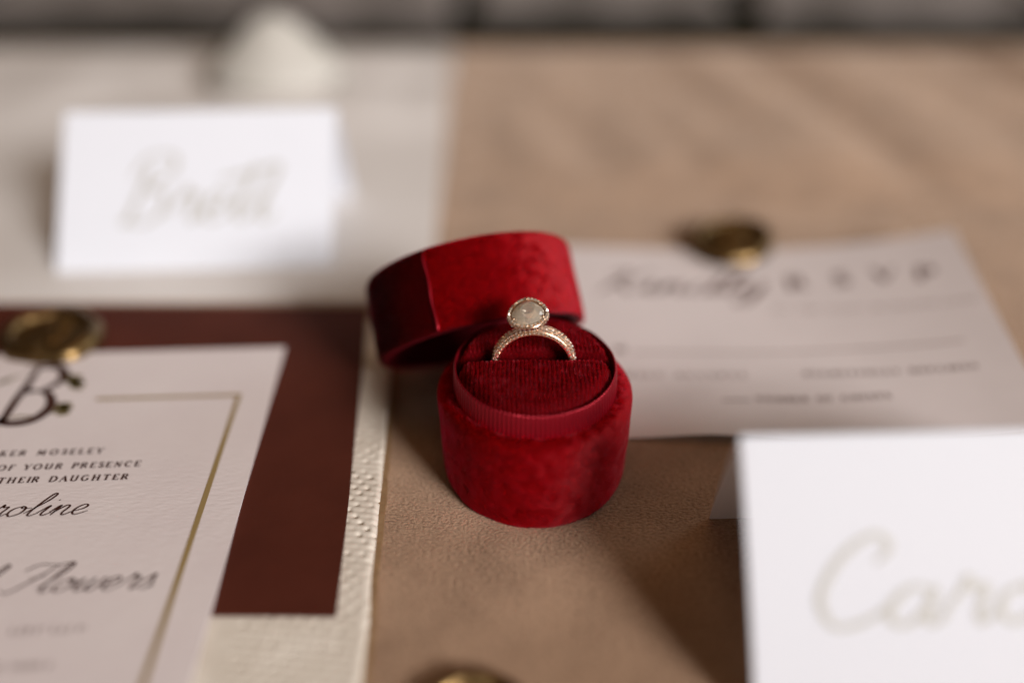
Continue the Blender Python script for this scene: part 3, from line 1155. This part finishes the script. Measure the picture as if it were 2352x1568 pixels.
mb.tube(sp, lambda f: .034 + .008 * sin(f * 17), 8)
mb.build('seam', M['satin'], lid)
mb = MB()
oval(mb, [(-.021, -hh + .06), (-.022, -hh + .02), (-.05, -hh), (-.21, -hh), (-.25, -hh + .05), (-.25, hh - .3), (-.5, hh - .26), (-2.1, hh - .25)], LA, LB, 80, None, cap1=True)
mb.build('lining', M['lining'], lid)

# ------------------------------------------------------------------ rings
RO, RI, RW = .94, .79, .19


def ico(mb, c, r, sq=1.0, ax=None):
    p = (1 + sqrt(5)) / 2
    vs = [(-1, p, 0), (1, p, 0), (-1, -p, 0), (1, -p, 0), (0, -1, p), (0, 1, p), (0, -1, -p), (0, 1, -p), (p, 0, -1), (p, 0, 1), (-p, 0, -1), (-p, 0, 1)]
    fs = [(0, 11, 5), (0, 5, 1), (0, 1, 7), (0, 7, 10), (0, 10, 11), (1, 5, 9), (5, 11, 4), (11, 10, 2), (10, 7, 6), (7, 1, 8), (3, 9, 4), (3, 4, 2), (3, 2, 6), (3, 6, 8), (3, 8, 9), (4, 9, 5), (2, 4, 11), (6, 2, 10), (8, 6, 7), (9, 8, 1)]
    rot = Euler((random.uniform(0, 6), random.uniform(0, 6), random.uniform(0, 6))).to_matrix()
    k = r / sqrt(1 + p * p)
    mb.add([Vector(c) + rot @ (Vector(v) * k) for v in vs], fs)


def band(t, rows):
    mb = MB()
    sec = [(RI + .012, -RW / 2 + .02), (RI, 0), (RI + .012, RW / 2 - .02), (RI + .03, RW / 2), (RO - .055, RW / 2), (RO - .03, RW / 2 - .015),
           (RO - .03, -RW / 2 + .015), (RO - .055, -RW / 2), (RI + .03, -RW / 2)]
    n = 150
    mb.grid(n, len(sec) + 1, lambda i, j: (sec[j % len(sec)][0] * cos(2 * pi * i / n), sec[j % len(sec)][1], sec[j % len(sec)][0] * sin(2 * pi * i / n)), True)
    o = fix_normals(mb.build('band', M['gold_ring'], t))
    sharp(o, 40)
    st, pr = MB(), MB()
    N = 56
    for row, yy in enumerate(rows):
        for k in range(N):
            an = 2 * pi * (k + .5 * (row % 2)) / N
            if sin(an) < -.35:
                continue
            rad = RO - .020
            ico(st, (rad * cos(an), yy, rad * sin(an)), .041)
            a2 = an + pi / N
            for e in (-.042, .042):
                ico(pr, ((rad + .012) * cos(a2), yy + e, (rad + .012) * sin(a2)), .017)
    # the side rows that sparkle along the front face of the shank
    for k in range(N):
        an = 2 * pi * k / N
        if sin(an) < -.35:
            continue
        ico(st, ((RO - .075) * cos(an), -RW / 2 - .002, (RO - .075) * sin(an)), .031)
        ico(pr, ((RO - .045) * cos(an + pi / N), -RW / 2 - .004, (RO - .045) * sin(an + pi / N)), .013)
    o = st.build('pave_stones', M['pave'], t, smooth=False)
    o['kind'] = 'stuff'
    o = pr.build('bead_prongs', M['gold_ring'], t, smooth=True)
    o['kind'] = 'stuff'


wb = thing('wedding_band', 'slim rose gold pave diamond band, front ring in the cushion slot', 'ring', (.49, 19.02, 2.655), (radians(-2), 0, radians(-1)))
band(wb, (-.045, .045))
er = thing('engagement_ring', 'rose gold ring with a large pale haloed stone, standing just behind the slim band', 'ring', (.49, 19.235, 2.655), (radians(4), radians(-6.5), radians(1)))
band(er, (-.045, .045))


# stone: pear brilliant with halo
def pear(a, k=1.0):
    """outline, angle a; the point lies towards +y (away from the camera)"""
    x = .366 * cos(a) * (1 - .13 * sin(a))
    y = .37 * sin(a) + .04 * sin(a) ** 3
    return (x * k, y * k)


HZ = 1.265
head = Matrix.Translation((0, .02, HZ)) @ Euler((radians(7), 0, 0)).to_matrix().to_4x4()
mb = MB()
n = 14
gird = [pear(2 * pi * i / n) for i in range(n)]
v = []
for kk, z_, ofs in ((.46, .15, 0), (.78, .10, .5), (1.0, .02, 0), (1.0, -.015, 0), (.55, -.20, .5)):
    for i in range(n):
        p = pear(2 * pi * (i + ofs) / n, kk)
        v.append((p[0], p[1], z_))
fs = [tuple(range(n))]
for i in range(n):
    k = (i + 1) % n
    # crown kites and triangles
    fs += [(i, n + i, k), (n + i, n + k, k) if False else (k, n + i, n + k), (n + i, 2 * n + i, 2 * n + k), (n + i, 2 * n + k, n + k)]
    fs += [(2 * n + i, 3 * n + i, 3 * n + k, 2 * n + k), (3 * n + i, 4 * n + i, 3 * n + k), (3 * n + k, 4 * n + i, 4 * n + k)]
v.append((0, 0, -.34))
for i in range(n):
    fs.append((4 * n + i, 5 * n, 4 * n + (i + 1) % n))
mb.add(v, fs)
o = fix_normals(mb.build('centre_stone', M['diamond'], er, smooth=False, xf=head))
# halo: a shallow cup rim set with stones
mb = MB()
n = 90
hp = [(1.05, .03), (1.22, .02), (1.25, -.02), (1.18, -.09), (1.05, -.11), (1.03, -.02)]
mb.grid(n, len(hp) + 1, lambda i, j: (*pear(2 * pi * i / n, hp[j % len(hp)][0]), hp[j % len(hp)][1]), True)
fix_normals(mb.build('halo_setting', M['gold_ring'], er, xf=head))
st, pr = MB(), MB()
NH = 30
for i in range(NH):
    p = pear(2 * pi * i / NH, 1.145)
    ico(st, (p[0], p[1], .034), .042)
    p = pear(2 * pi * (i + .5) / NH, 1.20)
    ico(pr, (p[0], p[1], .026), .016)
    p = pear(2 * pi * (i + .5) / NH, 1.215)
    ico(st, (p[0], p[1], -.04), .026)
o = st.build('halo_stones', M['pave'], er, smooth=False, xf=head)
o['kind'] = 'stuff'
o = pr.build('halo_beads', M['gold_ring'], er, xf=head)
o['kind'] = 'stuff'
for i, a in enumerate((35, 145, 215, 325, 90)):
    mb = MB()
    p1 = pear(radians(a), 1.08)
    p2 = pear(radians(a), .93)
    p0 = pear(radians(a), .35)
    mb.tube(crom([(p0[0], p0[1]), (p1[0], p1[1])], 2) and [(p0[0], p0[1], -.36), (p1[0] * .8, p1[1] * .8, -.2), (p1[0], p1[1], 0), (p1[0], p1[1], .06), (p2[0], p2[1], .085)], lambda f: .034 - .012 * f, 8)
    mb.build('prong', M['gold_ring'], er, xf=head)
mb = MB()
mb.grid(40, 6, lambda i, j: (*pear(2 * pi * i / 40, (.32, .42, .62, .8, .9, 1.04)[j]), (-.40, -.34, -.24, -.17, -.12, -.10)[j]), True)
fix_normals(mb.build('basket', M['gold_ring'], er, xf=head))
